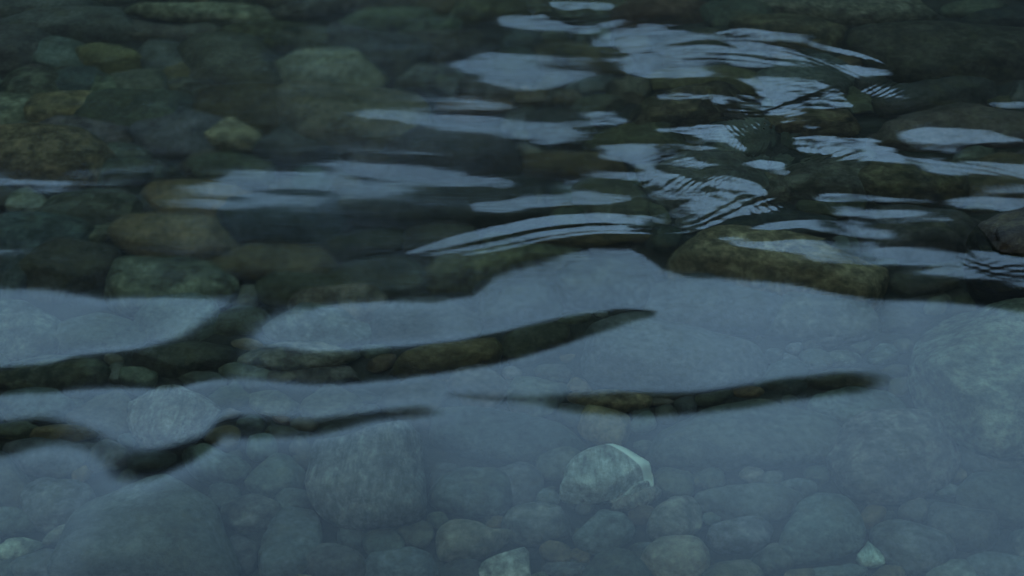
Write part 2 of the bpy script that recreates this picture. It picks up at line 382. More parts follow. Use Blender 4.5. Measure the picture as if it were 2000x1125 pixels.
def water():
    x0, x1, y0, y1 = -1.8, 1.8, 1.35, 4.3
    nx, ny = 1560, 940
    xs = np.linspace(x0, x1, nx); ys = np.linspace(y0, y1, ny)
    X, Y = np.meshgrid(xs, ys)
    PX, PY = to_px(X, Y)
    # the outlines are walked over with a small wander so that no edge is ruler-straight
    wa = Wob(2, 14, 1 / 34., 11, (0.6, 2.2)); wb = Wob(2, 12, 1 / 9., 12, (.45, 1.6))
    calm = 1 / (1 + np.exp(-(PY - 560) / 30.))
    WX = PX + (1 - .6 * calm) * 7 * wa(PX, PY); WY = PY + (1 - .75 * calm) * (2.0 * wa(PY * .7, PX * .7 + 300) + 1.1 * wb(PX, PY))
    sx, sy = zip(*SHORE)
    G = np.tanh((WY - np.interp(WX, sx, sy)) / 9.)
    wisp = (1 - calm) * (Wob(2, 16, 1 / 7., 14, (.13, 1))(PX, PY) + .5 * Wob(2, 16, 1 / 3.5, 15, (.1, 1))(PX, PY))
    for P, soft, val in WAVES:
        P = np.array(P, float)
        if len(P) > 3: P = smooth_closed(P, 3)
        lo, hi = P.min(0) - 60, P.max(0) + 60
        m = (PX > lo[0]) & (PX < hi[0]) & (PY > lo[1]) & (PY < hi[1])
        if not m.any(): continue
        if val > 0 and soft >= 6: soft *= 1.55; d_add = -1.5
        else: d_add = 0
        if val > 0 and 10 < soft: d_add = -3.5
        if soft <= 3: d = sdist(P, PX[m] + wa(PX[m], PY[m]) * 1.5, PY[m] + .8 * wa(PX[m] * .5, PY[m] * .5))
        else: d = sdist(P, WX[m], WY[m]) + (wisp * soft)[m] * .75
        if val < 0 and soft >= 7: soft *= 1.5; d = d + 6.5
        a = 1 / (1 + np.exp(-(d + d_add) / soft * 2.2))
        if val < 0 and soft >= 10 and lo[0] > -150 and hi[0] - lo[0] > 420:      # troughs die away towards their right hand tips
            a = a * np.clip((P[:, 0].max() + 18 - WX[m]) / 110., 0, 1) ** .7
        G[m] = G[m] * (1 - a) + a * (val if abs(val) >= .8 else (-1 if val > 0 else 1) + 2 * abs(val) * np.sign(val))
    delta = np.degrees(np.arctan2(CAM_H, np.hypot(X, Y)))
    K = 5.0 + 2.5 * (1 - calm)
    hi = np.maximum(delta, THETA + 3.0 + 2.0 * calm); lo = np.minimum(delta, THETA - K * 1.3)
    phi = THETA + np.where(G > 0, G * (hi - THETA), G * (THETA - lo))
    s = np.tan(np.radians((phi - delta) / 2)); s_want = s.copy()
    # combed ripples
    for cx, cy, ra, rb, ang, lam, am in COMBS:
        e = np.exp(-((PX - cx) / ra)**2 - ((PY - cy) / rb)**2)
        t = math.radians(ang)
        u = (PX - cx) * math.sin(t) + (PY - cy) * math.cos(t) + 3.5 * wa(PX * .8, PY * .8) + .8 * wb(PX, PY)
        s = s + e * am * (.07 + .055 * wa(PX * 1.1 + cy, PY * 1.1)) * np.sin(2 * np.pi * u / lam * (1 + .0025 * (PX - cx) * (1 if cx % 20 else -1)))
    # faint drawn-out ripples of the fast far water
    s = s + (1 - calm) * (.0055 * Wob(2, 18, 70, 31, (.22, 1))(X, Y) + .004 * Wob(2, 18, 150, 32, (.2, 1))(X, Y)) \
          + np.exp(-((PX - 1500) / 420)**2 - ((PY - 270) / 190)**2) * .012 * Wob(2, 22, 300, 35, (.32, 1))(X, Y) * (1 + .6 * wa(PX * .5, PY * .5)) \
          + calm * (.0016 * Wob(2, 12, 22, 33, (.4, 1))(X, Y) + .0012 * Wob(2, 16, 70, 36, (.3, 1))(X, Y))
    # taper to still water at the rim of this patch
    edge = np.clip(np.minimum(np.minimum(X - x0, x1 - X) / .2, np.minimum(Y - y0, y1 - Y) / .2), 0, 1)
    s *= edge
    # surface whose slope is closest to s
    kx = np.fft.fftfreq(nx, (x1 - x0) / (nx - 1))[None, :] * 2 * np.pi
    ky = np.fft.fftfreq(ny, (y1 - y0) / (ny - 1))[:, None] * 2 * np.pi
    den = ky**2 + .03 * kx**2 + .5
    extra = s - s_want * edge
    wg = edge * np.clip(1.15 - np.abs(G) * .9, np.where(G < 0, .5, .2), 1); t_ = s_want * edge
    for it in range(7):          # settle until the skyline falls on the outlines
        Hh = -1j * ky * np.fft.fft2(t_) / den
        if it < 6:
            sa = np.fft.ifft2(1j * ky * Hh).real
            t_ = t_ + .9 * wg * (s_want - sa)
    H = np.fft.ifft2(Hh - 1j * ky * np.fft.fft2(extra) / den).real
    H *= np.clip(edge * 3, 0, 1)
    V = np.stack([X, Y, H], -1).reshape(-1, 3)
    F = grid_faces(nx, ny)
    # roughness: glassy near, stirred and time-smeared far
    rg = .07 + (.15 - .07) * (1 - calm) * (.25 + .75 * np.exp(-((PX - 900) / 600)**2))
    crisp = np.exp(-((PX - 1480) / 330)**2 - ((PY - 290) / 170)**2) + np.exp(-((PX - 1130) / 300)**2 - ((PY - 440) / 40)**2)
    rg = rg * (1 - .45 * np.clip(crisp, 0, 1))
    gs = (.155 + .035 * (1 - calm)) * (1 - .38 * np.clip(crisp, 0, 1))
    # the rest of the stream round it, coarser, out to the banks
    def span(a, b, n): return np.linspace(a, b, n)
    gx = np.concatenate([span(-10, x0, 90)[:-1], span(x0, x1, 60), span(x1, 10, 90)[1:]])
    gy = np.concatenate([span(-8, y0, 110)[:-1], span(y0, y1, 50), span(y1, 12.5, 100)[1:]])
    GX, GY = np.meshgrid(gx, gy)
    out = np.maximum(np.maximum(x0 - GX, GX - x1), np.maximum(y0 - GY, GY - y1))
    GZ = np.clip(out / .5, 0, 1) * (.006 * Wob(2, 16, 5, 41, (.5, 1))(GX, GY) + .002 * Wob(2, 16, 14, 42, (.5, 1))(GX, GY))
    F2 = grid_faces(len(gx), len(gy))
    c = np.stack([GX, GY], -1).reshape(-1, 2)[F2].mean(1)
    keep = ~((c[:, 0] > x0) & (c[:, 0] < x1) & (c[:, 1] > y0) & (c[:, 1] < y1))
    V2 = np.stack([GX, GY, GZ], -1).reshape(-1, 3)
    F2 = F2[keep] + len(V)
    o = mesh_obj("water", np.concatenate([V, V2]), np.concatenate([F, F2]), M_WATER)
    at_ = o.data.attributes.new("rough", 'FLOAT', 'POINT')
    at_.data.foreach_set("value", np.concatenate([rg.ravel(), np.full(len(V2), .16)]).astype(np.float32))
    a2 = o.data.attributes.new("gloss", 'FLOAT', 'POINT')
    a2.data.foreach_set("value", np.concatenate([gs.ravel(), np.full(len(V2), .14)]).astype(np.float32))
    o["kind"] = "structure"
water()

# ------------------------------------------------------------------ stones
COLS = dict(slate=(.09,.092,.082), blue=(.102,.114,.11), olive=(.15,.132,.078), brown=(.17,.13,.08), dark=(.04,.05,.052),
            green=(.102,.104,.08), grey=(.135,.15,.145), pale=(.27,.30,.26), white=(.5,.58,.54), moss=(.16,.16,.125), rust=(.13,.085,.05))

def ell(cx, cy, rx, ry, rot=0, seed=0, n=16):
    r = np.random.default_rng(seed); t = np.arange(n) / n * 2 * np.pi
    q = 1 + .07 * np.sin(2 * t + r.uniform(0, 6)) + .06 * np.sin(3 * t + r.uniform(0, 6)) + .03 * np.sin(5 * t + r.uniform(0, 6))
    e = r.uniform(.62, .86) if cy < 600 else r.uniform(.8, 1.0); g = 1.14 if cy > 600 else (1.42 if cx < 560 else 1.32); rx *= g; ry *= g
    c, s = np.cos(t), np.sin(t)
    x = rx * q * np.sign(c) * np.abs(c)**e; y = ry * q * np.sign(s) * np.abs(s)**e
    a = math.radians(rot)
    return np.stack([cx + x * math.cos(a) - y * math.sin(a), cy + x * math.sin(a) + y * math.cos(a)], 1)

def dome(R, sy, c, seed, na=40, nr=17, ang=.8, rough=1.0):
    """Closed boulder: R(theta) plan radii, c half height."""
    th = np.arange(na) / na * 2 * np.pi
    r = np.random.default_rng(seed)
    ph = np.linspace(-np.pi / 2, np.pi / 2, nr)[1:-1]
    e = r.uniform(.5, .75)
    V = [(0, 0, -c)]
    for p in ph:
        rad = math.cos(p) ** e; z = c * math.copysign(abs(math.sin(p)) ** .85, p)
        V += [(R[i] * rad * math.cos(t), R[i] * sy * rad * math.sin(t), z) for i, t in enumerate(th)]
    V.append((0, 0, c)); V = np.array(V)
    s = float(np.mean(R))
    # worn flats left by old breaks
    for k in range(r.integers(5, 10)):
        n = r.normal(size=3); n[2] = abs(n[2]) + .1; n /= np.linalg.norm(n)
        ext = (V @ n).max(); d = ext * r.uniform(.72, .92)
        o = V @ n - d; V = V - np.clip(o, 0, None)[:, None] * n * ang
    q = V / s
    nn = q / (np.linalg.norm(q, axis=1, keepdims=True) + 1e-9)
    V = V + nn * (s * rough * (.035 * Wob(3, 8, 2.6, seed + 1)(q[:, 0], q[:, 1], q[:, 2]) + .014 * Wob(3, 10, 8, seed + 2)(q[:, 0], q[:, 1], q[:, 2])))[:, None] * np.array([1, 1, min(1, 2 * c / s)])
    F = []
    m = len(ph)
    for j in range(m - 1):
        for i in range(na):
            a = 1 + j * na + i; b = 1 + j * na + (i + 1) % na
            F.append((a, b, b + na, a + na))
    T = [(0, 1 + (i + 1) % na, 1 + i) for i in range(na)] + [(len(V) - 1, 1 + (m - 1) * na + i, 1 + (m - 1) * na + (i + 1) % na) for i in range(na)]
    return V, F, T

def tri_quads(V, F, T, mat, name):
    me = bpy.data.meshes.new(name); me.from_pydata([tuple(v) for v in V], [], [tuple(f) for f in F] + [tuple(t) for t in T])
    me.polygons.foreach_set("use_smooth", np.ones(len(me.polygons), bool)); me.update()
    me.materials.append(mat); return me

PLACED = []          # outlines in the photo, for filling the gaps later
def stone(name, cat, label, P, col, pat='plain', lift=.5, hk=.5, group=None, seed=0, bright=1.0, zc=None, rough=1.0, ang=.8, fine=False):
    P = np.array(P, float)
    if len(P) < 16:
        P = smooth_closed(P, 3)
        if P[:, 1].mean() < 600: P = P.mean(0) + (P - P.mean(0)) * 1.06
    b0 = at(P[:, 0], P[:, 1], BED + .04)
    hw = (b0[:, 0].max() - b0[:, 0].min()) / 2; hb = (b0[:, 1].max() - b0[:, 1].min()) / 2
    c = min(hk * min(hw, hb) * 1.25, .13)
    if zc is None: zc = BED + c * lift * .6 + .01
    W = at(P[:, 0], P[:, 1], zc)
    cen = np.array([(W[:, 0].max() + W[:, 0].min()) / 2, (W[:, 1].max() + W[:, 1].min()) / 2])
    hb = (W[:, 1].max() - W[:, 1].min()) / 2
    d = math.atan2(CAM_H, math.hypot(*cen)); ew = math.acos(math.cos(d) / NW)
    sy = math.sqrt(max(.35, 1 - (c / hb)**2 / math.tan(ew)**2))
    rel = W[:, :2] - cen; a = np.arctan2(rel[:, 1], rel[:, 0]); rr = np.hypot(rel[:, 0], rel[:, 1])
    o = np.argsort(a); na = 110 if fine else 44 if hw > .05 else 24
    th = np.arange(na) / na * 2 * np.pi; th = (th + np.pi) % (2 * np.pi) - np.pi
    R = np.interp(th, a[o], rr[o], period=2 * np.pi)
    V, F, T = dome(R, sy, c, seed, na=na, nr=(45 if fine else 19 if hw > .05 else 11), ang=ang, rough=rough)
    if fine:        # the dark split running up to the right across its lower face
        p0, p1 = at(1165, 992, zc)[:2] - cen, at(1300, 915, zc)[:2] - cen
        u = (p1 - p0) / np.linalg.norm(p1 - p0)
        off = (V[:, 0] - p0[0]) * -u[1] + (V[:, 1] - p0[1]) * u[0]
        V[:, 2] -= .035 * np.exp(-(off / .006)**2) * (V[:, 2] > 0) + .012 * (off < 0) * (V[:, 2] > 0)
    me = tri_quads(V, F, T, M_STONE[pat], name)
    ob = bpy.data.objects.new(name, me); COL.objects.link(ob); ob.location = (cen[0], cen[1], zc)
    ob.rotation_euler = (random.uniform(-.06, .06), random.uniform(-.06, .06), 0)
    if pat == 'plain' and not group:
        q_ = random.Random(seed + 5).random(); pat = 'mottled' if q_ < .34 else 'plain'
        me.materials[0] = M_STONE[pat]
    k = COLS[col] if isinstance(col, str) else col
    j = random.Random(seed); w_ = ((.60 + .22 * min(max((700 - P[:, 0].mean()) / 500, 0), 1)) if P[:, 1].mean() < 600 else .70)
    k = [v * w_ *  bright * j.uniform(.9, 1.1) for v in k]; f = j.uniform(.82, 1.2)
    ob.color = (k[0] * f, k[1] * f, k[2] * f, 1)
    ob["label"] = label; ob["category"] = cat
    if group: ob["group"] = group
    PLACED.append(P)
    return ob

# (outline or ellipse, colour, pattern, name, label[, options]); ellipse = (cx, cy, rx, ry, tilt) in photo pixels
B, R_, C_, P_ = 'boulder', 'river_stone', 'cobble', 'pebble'
ST = [
 # ---- upper left
 ((70,8,100,22,2),'slate','plain',R_,"slate grey slab cut by the top edge near the upper left corner"),
 ((135,48,132,25,3),'slate','plain',B,"long flat slate slab with a black gap beneath, near the upper left corner"),
 ((25,95,56,34,0),'slate','plain',R_,"rounded slate stone at the left edge below the long flat slab"),
 ((107,106,44,25,5),'blue','plain',C_,"small bluish stone between the left edge stone and the olive diamond stone"),
 ((45,131,34,9,0),'slate','plain',P_,"thin flat pebble below the left edge slate stone"),
 ((130,138,30,12,0),'green','plain',P_,"greenish pebble resting against the dark egg shaped stone"),
 ((148,161,43,21,-5),'dark','plain',C_,"dark egg shaped stone under the olive diamond stone",dict(bright=1.5)),
 ((63,166,46,27,0),'green','mottled',C_,"mottled green stone above the olive oval stone"),
 (([140,100],[170,90],[230,82],[282,95],[275,124],[228,140],[200,149],[172,136],[155,120]),'olive','plain',R_,"olive diamond shaped stone in the upper left"),
 ((330,112,47,25,-3),'blue','plain',C_,"blue grey stone right of the olive diamond stone"),
 ((358,141,44,17,6),'olive','plain',C_,"low olive brown stone under the blue grey one"),
 ((300,60,54,14,2),'slate','plain',C_,"flat grey cobble under the long black gap, upper left"),
 ((385,60,44,12,0),'green','plain',C_,"flat greenish cobble just right of the flat grey one at the top"),
 ((455,126,92,40,5),'green','plain',B,"broad green grey boulder left of the pale olive boulder"),
 ((207,171,38,22,0),'green','plain',C_,"rounded green cobble directly right of the olive oval stone"),
 ((277,165,46,24,8),'moss','plain',C_,"moss tinged cobble above the wide dark green stone",dict(bright=.8)),
 ((272,216,102,36,6),'green','plain',B,"wide dark green stone in the middle of the upper left",dict(bright=.85)),
 ((105,210,70,25,-7),'olive','plain',R_,"olive oval stone with a pale scratch at its rim, left side"),
 ((18,214,33,30,0),'moss','mottled',C_,"mossy stone at the left edge beside the olive oval stone"),
 ((58,247,28,11,5),'slate','plain',P_,"small slate pebble under the olive oval stone"),
 ((182,261,78,25,3),'slate','plain',R_,"flat grey stone between the brown edge boulder and the blue stone",dict(bright=1.1)),
 ((352,256,78,33,4),'blue','plain',R_,"smooth blue grey stone left of the pale yellow stone"),
 ((443,262,42,26,5),(.34,.32,.2),'mottled',C_,"dull pale yellow cobble glowing among dark stones in the upper left",dict(lift=1.0,bright=.72)),
 ((495,215,88,38,6),'brown','plain',B,"dark brown boulder behind the pale yellow cobble",dict(bright=.55)),
 ((395,171,54,17,8),'green','plain',C_,"low green stone above the dark brown boulder",dict(bright=.8)),
 ((40,302,118,50,4),'brown','plain',B,"large olive brown boulder at the left edge",dict(bright=.85)),
 (([225,10],[300,4],[400,2],[500,8],[560,26],[520,44],[430,44],[350,38],[280,24]),'moss','mottled',B,"streaky pale moss rock at the top edge, upper left",dict(bright=1.0,lift=1.0)),
 (([520,30],[560,18],[620,2],[690,-12],[740,-14],[700,8],[640,20],[580,34]),'pale','mottled',R_,"narrow pale rock slanting up to the top edge",dict(bright=.6,lift=1.0)),
 # ---- upper middle
 (([650,42],[690,24],[760,14],[820,18],[870,26],[860,42],[790,50],[720,56],[670,52]),'green','plain',B,"long tapering teal grey slab near the top, left of centre",dict(bright=1.4)),
 ((855,50,56,12,-8),'green','plain',C_,"small flat stone at the tip of the long tapering slab"),
 ((735,105,80,48,10),'blue','plain',B,"rounded blue grey boulder behind the pale olive boulder",dict(bright=.85)),
 ((645,134,88,34,2),'moss','plain',B,"pale olive boulder with a smooth bright face, upper left of centre",dict(bright=1.9,lift=1.0)),
 ((690,229,108,56,3),'olive','plain',B,"large olive boulder below the pale olive one",dict(bright=1.2,lift=.9)),
 ((868,92,84,28,8),'green','plain',B,"dark green boulder right of the blue grey one, upper middle",dict(bright=.7)),
 ((850,156,62,22,4),'moss','plain',R_,"mossy stone left of the bright lens shaped reflection",dict(bright=.7)),
 ((952,176,58,22,6),'green','mottled',R_,"mottled green stone below the bright lens shaped reflection"),
 ((765,8,70,16,-4),'slate','plain',R_,"dark stone cut by the top edge, above the long tapering slab",dict(bright=.7)),
 ((865,9,50,16,0),'brown','plain',R_,"brown stone cut by the top edge left of centre",dict(bright=.6)),
 ((955,22,62,22,3),'olive','plain',R_,"dull olive stone at the top edge just left of the small bright flecks",dict(bright=.75)),
 ((565,70,112,24,6),'olive','plain',B,"dark olive slab under the narrow pale rock at the top",dict(bright=.6)),
 ((930,204,64,13,0),'brown','plain',R_,"brown sliver of stone above the second long streak",dict(bright=.8)),
 ((890,290,125,46,4),'slate','plain',B,"large dark slate boulder between the two long streaks",dict(bright=.75)),
 ((740,300,80,24,0),'slate','plain',R_,"dark slate stone under the large olive boulder",dict(bright=.7)),
 ((590,285,70,30,0),'green','plain',R_,"dim green stone left of the large olive boulder's foot",dict(bright=.6)),
 (([1008,278],[1030,274],[1060,296],[1078,318],[1060,322],[1030,306]),'moss','plain',C_,"narrow mossy cobble slanting down right of centre top",dict(bright=1.2)),
 ((1040,182,54,18,3),'olive','plain',R_,"olive stone right below the bright lens shaped reflection"),
 ((1115,188,24,14,0),'olive','plain',P_,"small olive pebble left of the pale moss cobble"),
 ((1230,175,40,21,4),'moss','plain',C_,"pale moss cobble standing out between the bright streaks",dict(bright=1.25,lift=.9)),
 ((1140,22,110,20,3),'moss','plain',B,"moss coloured slab behind the small bright flecks at the top",dict(bright=.6)),
 ((1300,28,80,22,-3),'brown','plain',B,"brown slab at the top, above the big fan of light",dict(bright=.65)),
 ((1440,34,62,26,0),'moss','plain',R_,"moss stone at the top left of the huge green slab",dict(bright=.7)),
 ((1385,156,100,18,3),'olive','plain',B,"olive slab seen between the two bright fans",dict(bright=.9)),
 ((1320,218,96,26,-12),'brown','plain',B,"brown slab slanting below the two bright fans",dict(bright=.75)),
 ((1140,110,80,22,4),'olive','plain',R_,"olive stone behind the right end of the lens shaped reflection",dict(bright=.7)),
 ((1120,320,85,26,0),'brown','plain',R_,"brownish stone at the left foot of the rippled light",dict(bright=.7)),
 ((1240,275,75,24,-8),'olive','plain',R_,"olive stone directly left of the rippled light",dict(bright=.7)),
 # ---- upper right
 (([1478,-10],[1620,-16],[1790,-14],[1850,16],[1795,44],[1700,55],[1620,50],[1545,36],[1490,20]),'moss','plain',B,"huge moss green slab at the top edge, upper right",dict(bright=.85,lift=.9)),
 ((1900,18,52,12,-5),'green','plain',R_,"flat green stone right of the huge moss green slab"),
 (([1650,70],[1740,60],[1860,52],[2000,48],[2060,100],[2010,160],[1900,170],[1790,160],[1700,125]),'green','plain',B,"very wide dark green slab filling the upper right",dict(bright=.6)),
 ((1830,192,96,25,-4),'slate','plain',B,"dark slate slab ending in a black gap, right of the bright fan",dict(bright=.65)),
 (([1690,265],[1750,232],[1850,214],[1960,218],[2060,230],[2060,280],[1900,285],[1760,285]),'moss','plain',B,"pale moss slab under the bright patch at the right edge",dict(bright=.75)),
 ((1545,66,92,26,5),'olive','plain',B,"olive slab in front of the huge moss green slab",dict(bright=.6)),
 ((1590,236,96,20,6),'brown','plain',B,"brown slab below the eye shaped reflection",dict(bright=.7)),
 ((1960,35,60,14,0),'dark','plain',R_,"dark stone at the upper right corner"),
 ((1537,345,38,12,4),'rust','mottled',C_,"reddish brown cobble right under the rippled light",dict(bright=.9)),
 ((1620,352,105,32,-8),'moss','mottled',B,"cracked mossy slab right of the reddish brown cobble",dict(bright=.6)),
 ((1775,352,112,36,4),'olive','mottled',B,"olive brown slab under the wide band of light at the right",dict(bright=.6)),
 ((1640,404,55,22,0),'green','plain',R_,"small green slab left of the misty patch of light",dict(bright=.65)),
 ((1520,442,90,24,0),'dark','plain',R_,"dark stone behind the big amber boulder",dict(bright=1.1)),
 ((1800,455,118,36,6),'slate','mottled',B,"grey slab between the two misty bands at the right",dict(bright=.7)),
 (([1742,540],[1800,530],[1860,542],[1866,570],[1800,585],[1750,580]),'green','plain',R_,"green stone at the right tip of the big amber boulder",dict(bright=.7)),
 (([1870,560],[1920,552],[1990,548],[2060,560],[2060,580],[1940,583],[1875,578]),'dark','plain',R_,"dark slab beneath the bottom band of light at the right edge",dict(bright=1.1)),
 (([1858,600],[1900,586],[1990,568],[2060,570],[2060,625],[1960,625],[1880,615]),'green','plain',R_,"green slab at the right edge where the sky reflection begins",dict(bright=.85)),
 # ---- middle left
 ((205,297,64,13,2),'slate','plain',R_,"thin grey stone above the dark diamond shaped slab"),
 (([140,345],[190,322],[270,308],[330,312],[352,322],[320,345],[260,360],[180,362]),'slate','plain',B,"dark diamond shaped slab in the middle left",dict(bright=.7)),
 (([352,335],[362,312],[400,292],[436,290],[425,305],[385,328],[358,345]),'green','plain',C_,"narrow green wedge stone tilted up to the right, middle left",dict(bright=1.1)),
 ((455,326,68,17,0),'green','plain',R_,"green stone at the left tip of the long bright streak",dict(bright=.8)),
 ((400,390,105,27,0),'brown','plain',B,"brown boulder lying half behind the long bright streak",dict(bright=.95,lift=.9)),
 ((50,397,29,22,0),'pale','plain',C_,"pale grey cobble near the left edge with two small pebbles at its foot",dict(bright=.6)),
 ((60,424,20,7,-6),'moss','plain',P_,"small mossy pebble at the foot of the pale grey cobble"),
 ((83,416,11,7,0),'pale','plain',P_,"tiny pale pebble right of the small mossy one",dict(bright=.7)),
 ((162,412,80,32,5),'green','plain',R_,"dim green stone right of the pale grey cobble",dict(bright=.75)),
 (([218,386],[255,388],[292,381],[272,398],[246,414],[232,404]),'pale','plain',C_,"pale triangular cobble in the middle left",dict(bright=.55)),
 ((302,402,21,18,0),'slate','plain',P_,"grey pebble between the triangle and the brown boulder"),
 (([218,462],[235,440],[275,424],[330,417],[390,417],[435,428],[460,455],[452,485],[410,505],[350,517],[305,516],[270,500],[232,482]),'brown','plain',B,"big smooth brown oval boulder, middle left",dict(bright=.95,lift=1.0)),
 ((65,470,78,38,0),'dark','plain',B,"dark stone at the left below the pale grey cobble",dict(bright=1.4)),
 ((180,467,46,8,-26),'green','plain',C_,"thin green sliver of stone leaning left of the brown oval boulder"),
 ((132,535,76,42,-8),'green','plain',B,"dull green boulder below the thin sliver, left",dict(bright=.65)),
 (([182,560],[190,530],[240,515],[310,516],[360,512],[420,535],[455,560],[440,590],[330,605],[230,600]),'moss','plain',B,"mossy boulder in front of the brown oval boulder",dict(bright=.65,lift=.9)),
 ((18,545,46,42,0),'dark','plain',B,"dark stone at the left edge above the sky reflection",dict(bright=1.3)),
 # ---- middle
 ((560,430,98,50,0),'dark','plain',B,"nearly black boulder right of the brown oval boulder",dict(bright=.95)),
 ((850,400,185,36,2),'slate','plain',B,"long dark slate slab under the long bright streak",dict(bright=.6)),
 (([630,500],[650,470],[720,452],[790,450],[800,470],[780,495],[720,510],[660,520]),'green','plain',R_,"green grey stone left of the curved ripple lines",dict(bright=.75)),
 ((862,478,60,27,-4),'green','plain',R_,"dim stone behind the start of the curved ripple lines",dict(bright=.7)),
 ((535,520,92,30,4),'brown','plain',B,"dull brown boulder under the nearly black one",dict(bright=.65)),
 (([655,545],[670,528],[740,515],[812,512],[822,545],[815,590],[740,596],[680,580]),'green','plain',R_,"blocky green stone left of the olive boulder in the middle",dict(bright=.75)),
 (([830,530],[870,510],[960,495],[1060,492],[1150,480],[1150,520],[1040,540],[960,575],[900,590],[835,590]),'olive','plain',B,"long olive boulder just under the curved ripple lines",dict(bright=.8)),
 ((590,572,80,26,5),'green','plain',R_,"green stone above the rough speckled one",dict(bright=.65)),
 ((668,600,76,28,-4),'moss','mottled',R_,"rough speckled stone with white grains above the bright middle patch",dict(bright=.9,lift=.9)),
 ((1150,466,100,18,2),'brown','plain',R_,"brownish stone behind the curved ripple lines",dict(bright=.6)),
 ((1288,467,33,26,0),'dark','plain',C_,"small black cobble left of the big amber boulder",dict(bright=1.0)),
 (([1300,510],[1330,474],[1400,450],[1500,455],[1620,490],[1725,528],[1775,562],[1760,590],[1680,600],[1560,585],[1420,560],[1330,545]),(.155,.135,.085),'plain',B,"big amber olive boulder right of centre",dict(bright=1.6,lift=1.0)),
 # ---- left under the sky reflection and in its dark troughs
 ((48,640,72,56,0),'grey','mottled',B,"large pale boulder at the left edge under the sky reflection",dict(bright=1.2)),
 ((190,655,72,44,0),'grey','plain',B,"grey boulder second from the left edge under the sky reflection",dict(bright=.7)),
 ((345,632,82,42,-5),'grey','plain',B,"grey boulder behind the right tip of the left sky reflection",dict(bright=.8)),
 ((100,738,104,36,0),'green','plain',B,"dark green boulder in the long trough, at the left edge",dict(bright=.6)),
 ((220,711,19,12,0),'moss','plain',P_,"small mossy pebble between two dark boulders in the long trough"),
 ((228,740,18,21,12),'green','plain',P_,"upright green pebble in the long trough, left"),
 ((270,749,44,19,5),'moss','plain',C_,"rounded brown green cobble in the long trough, left",dict(bright=.8)),
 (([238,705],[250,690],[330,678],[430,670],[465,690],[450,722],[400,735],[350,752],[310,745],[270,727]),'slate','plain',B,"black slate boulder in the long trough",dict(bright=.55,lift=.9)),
 ((398,752,42,12,-3),'slate','plain',P_,"low slate pebble at the foot of the black slate boulder"),
 ((472,741,44,15,5),'moss','plain',C_,"mossy cobble left below the speckled mossy boulder",dict(bright=.9)),
 (([458,722],[475,700],[520,680],[600,665],[680,672],[715,695],[690,720],[620,734],[540,738],[490,730]),'moss','mottled',B,"speckled mossy boulder in the long trough",dict(bright=.9,lift=1.0)),
 ((540,747,30,10,4),'green','plain',P_,"low green pebble under the speckled mossy boulder"),
 ((640,745,90,13,-2),'moss','plain',R_,"flat mossy stone along the lower rim of the long trough",dict(bright=.7)),
 ((745,722,32,14,-25),'brown','plain',P_,"small brown stone leaning in the crack of the long trough",dict(bright=.7)),
 (([745,745],[780,712],[850,690],[920,672],[975,660],[982,685],[968,712],[900,732],[810,752]),'brown','plain',B,"long dark brown boulder in the right half of the long trough",dict(bright=.75,lift=.9)),
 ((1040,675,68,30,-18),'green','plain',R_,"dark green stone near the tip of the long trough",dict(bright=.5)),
 ((620,640,100,38,-2),'grey','mottled',B,"pale rough boulder under the bright middle patch",dict(bright=1.0)),
 ((820,638,110,40,-4),'grey','plain',B,"smooth grey slab under the bright middle patch",dict(bright=.55)),
 ((1010,590,80,36,-6),'grey','plain',B,"grey boulder right of the smooth grey slab",dict(bright=.6)),
 (([1040,570],[1070,535],[1130,505],[1210,500],[1270,535],[1280,580],[1220,600],[1110,600]),'grey','plain',B,"dome shaped grey boulder under the peak of the sky reflection",dict(bright=.75)),
 ((1400,592,112,42,4),'grey','plain',B,"grey slab below the big amber boulder",dict(bright=.9)),
 ((1600,620,120,38,4),'grey','plain',B,"flat grey boulder under the sky reflection, right of centre",dict(bright=.65)),
 # ---- lower left
 (([245,812],[258,785],[290,770],[350,765],[405,774],[430,800],[425,835],[400,865],[350,885],[300,886],[262,860]),'pale','striped',B,"whitish veined boulder glowing in the lower left",dict(bright=.72,lift=1.1)),
 ((75,800,80,30,0),'grey','plain',B,"grey boulder between the two dark troughs at the left edge",dict(bright=.85)),
 ((30,852,48,20,-4),'moss','plain',R_,"mossy stone in the short trough at the left edge",dict(bright=.6)),
 ((118,858,58,18,0),'brown','plain',R_,"brownish stone in the short trough left of the whitish boulder",dict(bright=.6)),
 ((95,902,78,24,0),'grey','plain',R_,"flat grey stone just below the short trough, left",dict(bright=.75)),
 ((118,988,74,50,0),'grey','mottled',B,"round grey boulder left of the great smooth one",dict(bright=.9)),
 ((30,1020,44,28,0),'grey','plain',R_,"grey stone at the left edge beside the round boulder",dict(bright=.75)),
 (([0,1070],[25,1052],[60,1049],[86,1060],[84,1073],[50,1090],[10,1094],[-40,1092],[-40,1070]),'pale','mottled',C_,"pale stone with a white tip at the left edge near the bottom",dict(bright=1.1)),
 ((122,1046,34,11,-28),'pale','plain',P_,"small pale chip left of the great smooth boulder",dict(bright=.7)),
 ((85,1112,60,30,-20),'grey','plain',R_,"grey stone in the lower left corner",dict(bright=.8)),
 (([105,1150],[130,1075],[180,995],[225,953],[290,940],[365,945],[420,985],[445,1045],[452,1150],[280,1165]),'grey','plain',B,"great smooth grey boulder at the bottom left",dict(bright=.95,lift=1.1)),
 ((215,905,40,30,20),'slate','plain',C_,"dark stone in the dip of the short trough, left",dict(bright=.8)),
 ((300,916,48,20,-10),'dark','plain',C_,"black cobble right under the whitish veined boulder",dict(bright=1.0)),
 ((425,915,62,26,0),'grey','plain',R_,"grey stone right of the black cobble, lower left",dict(bright=.65)),
 ((490,1005,56,30,0),'grey','plain',R_,"grey stone between the great smooth boulder and the round one to its right",dict(bright=.7)),
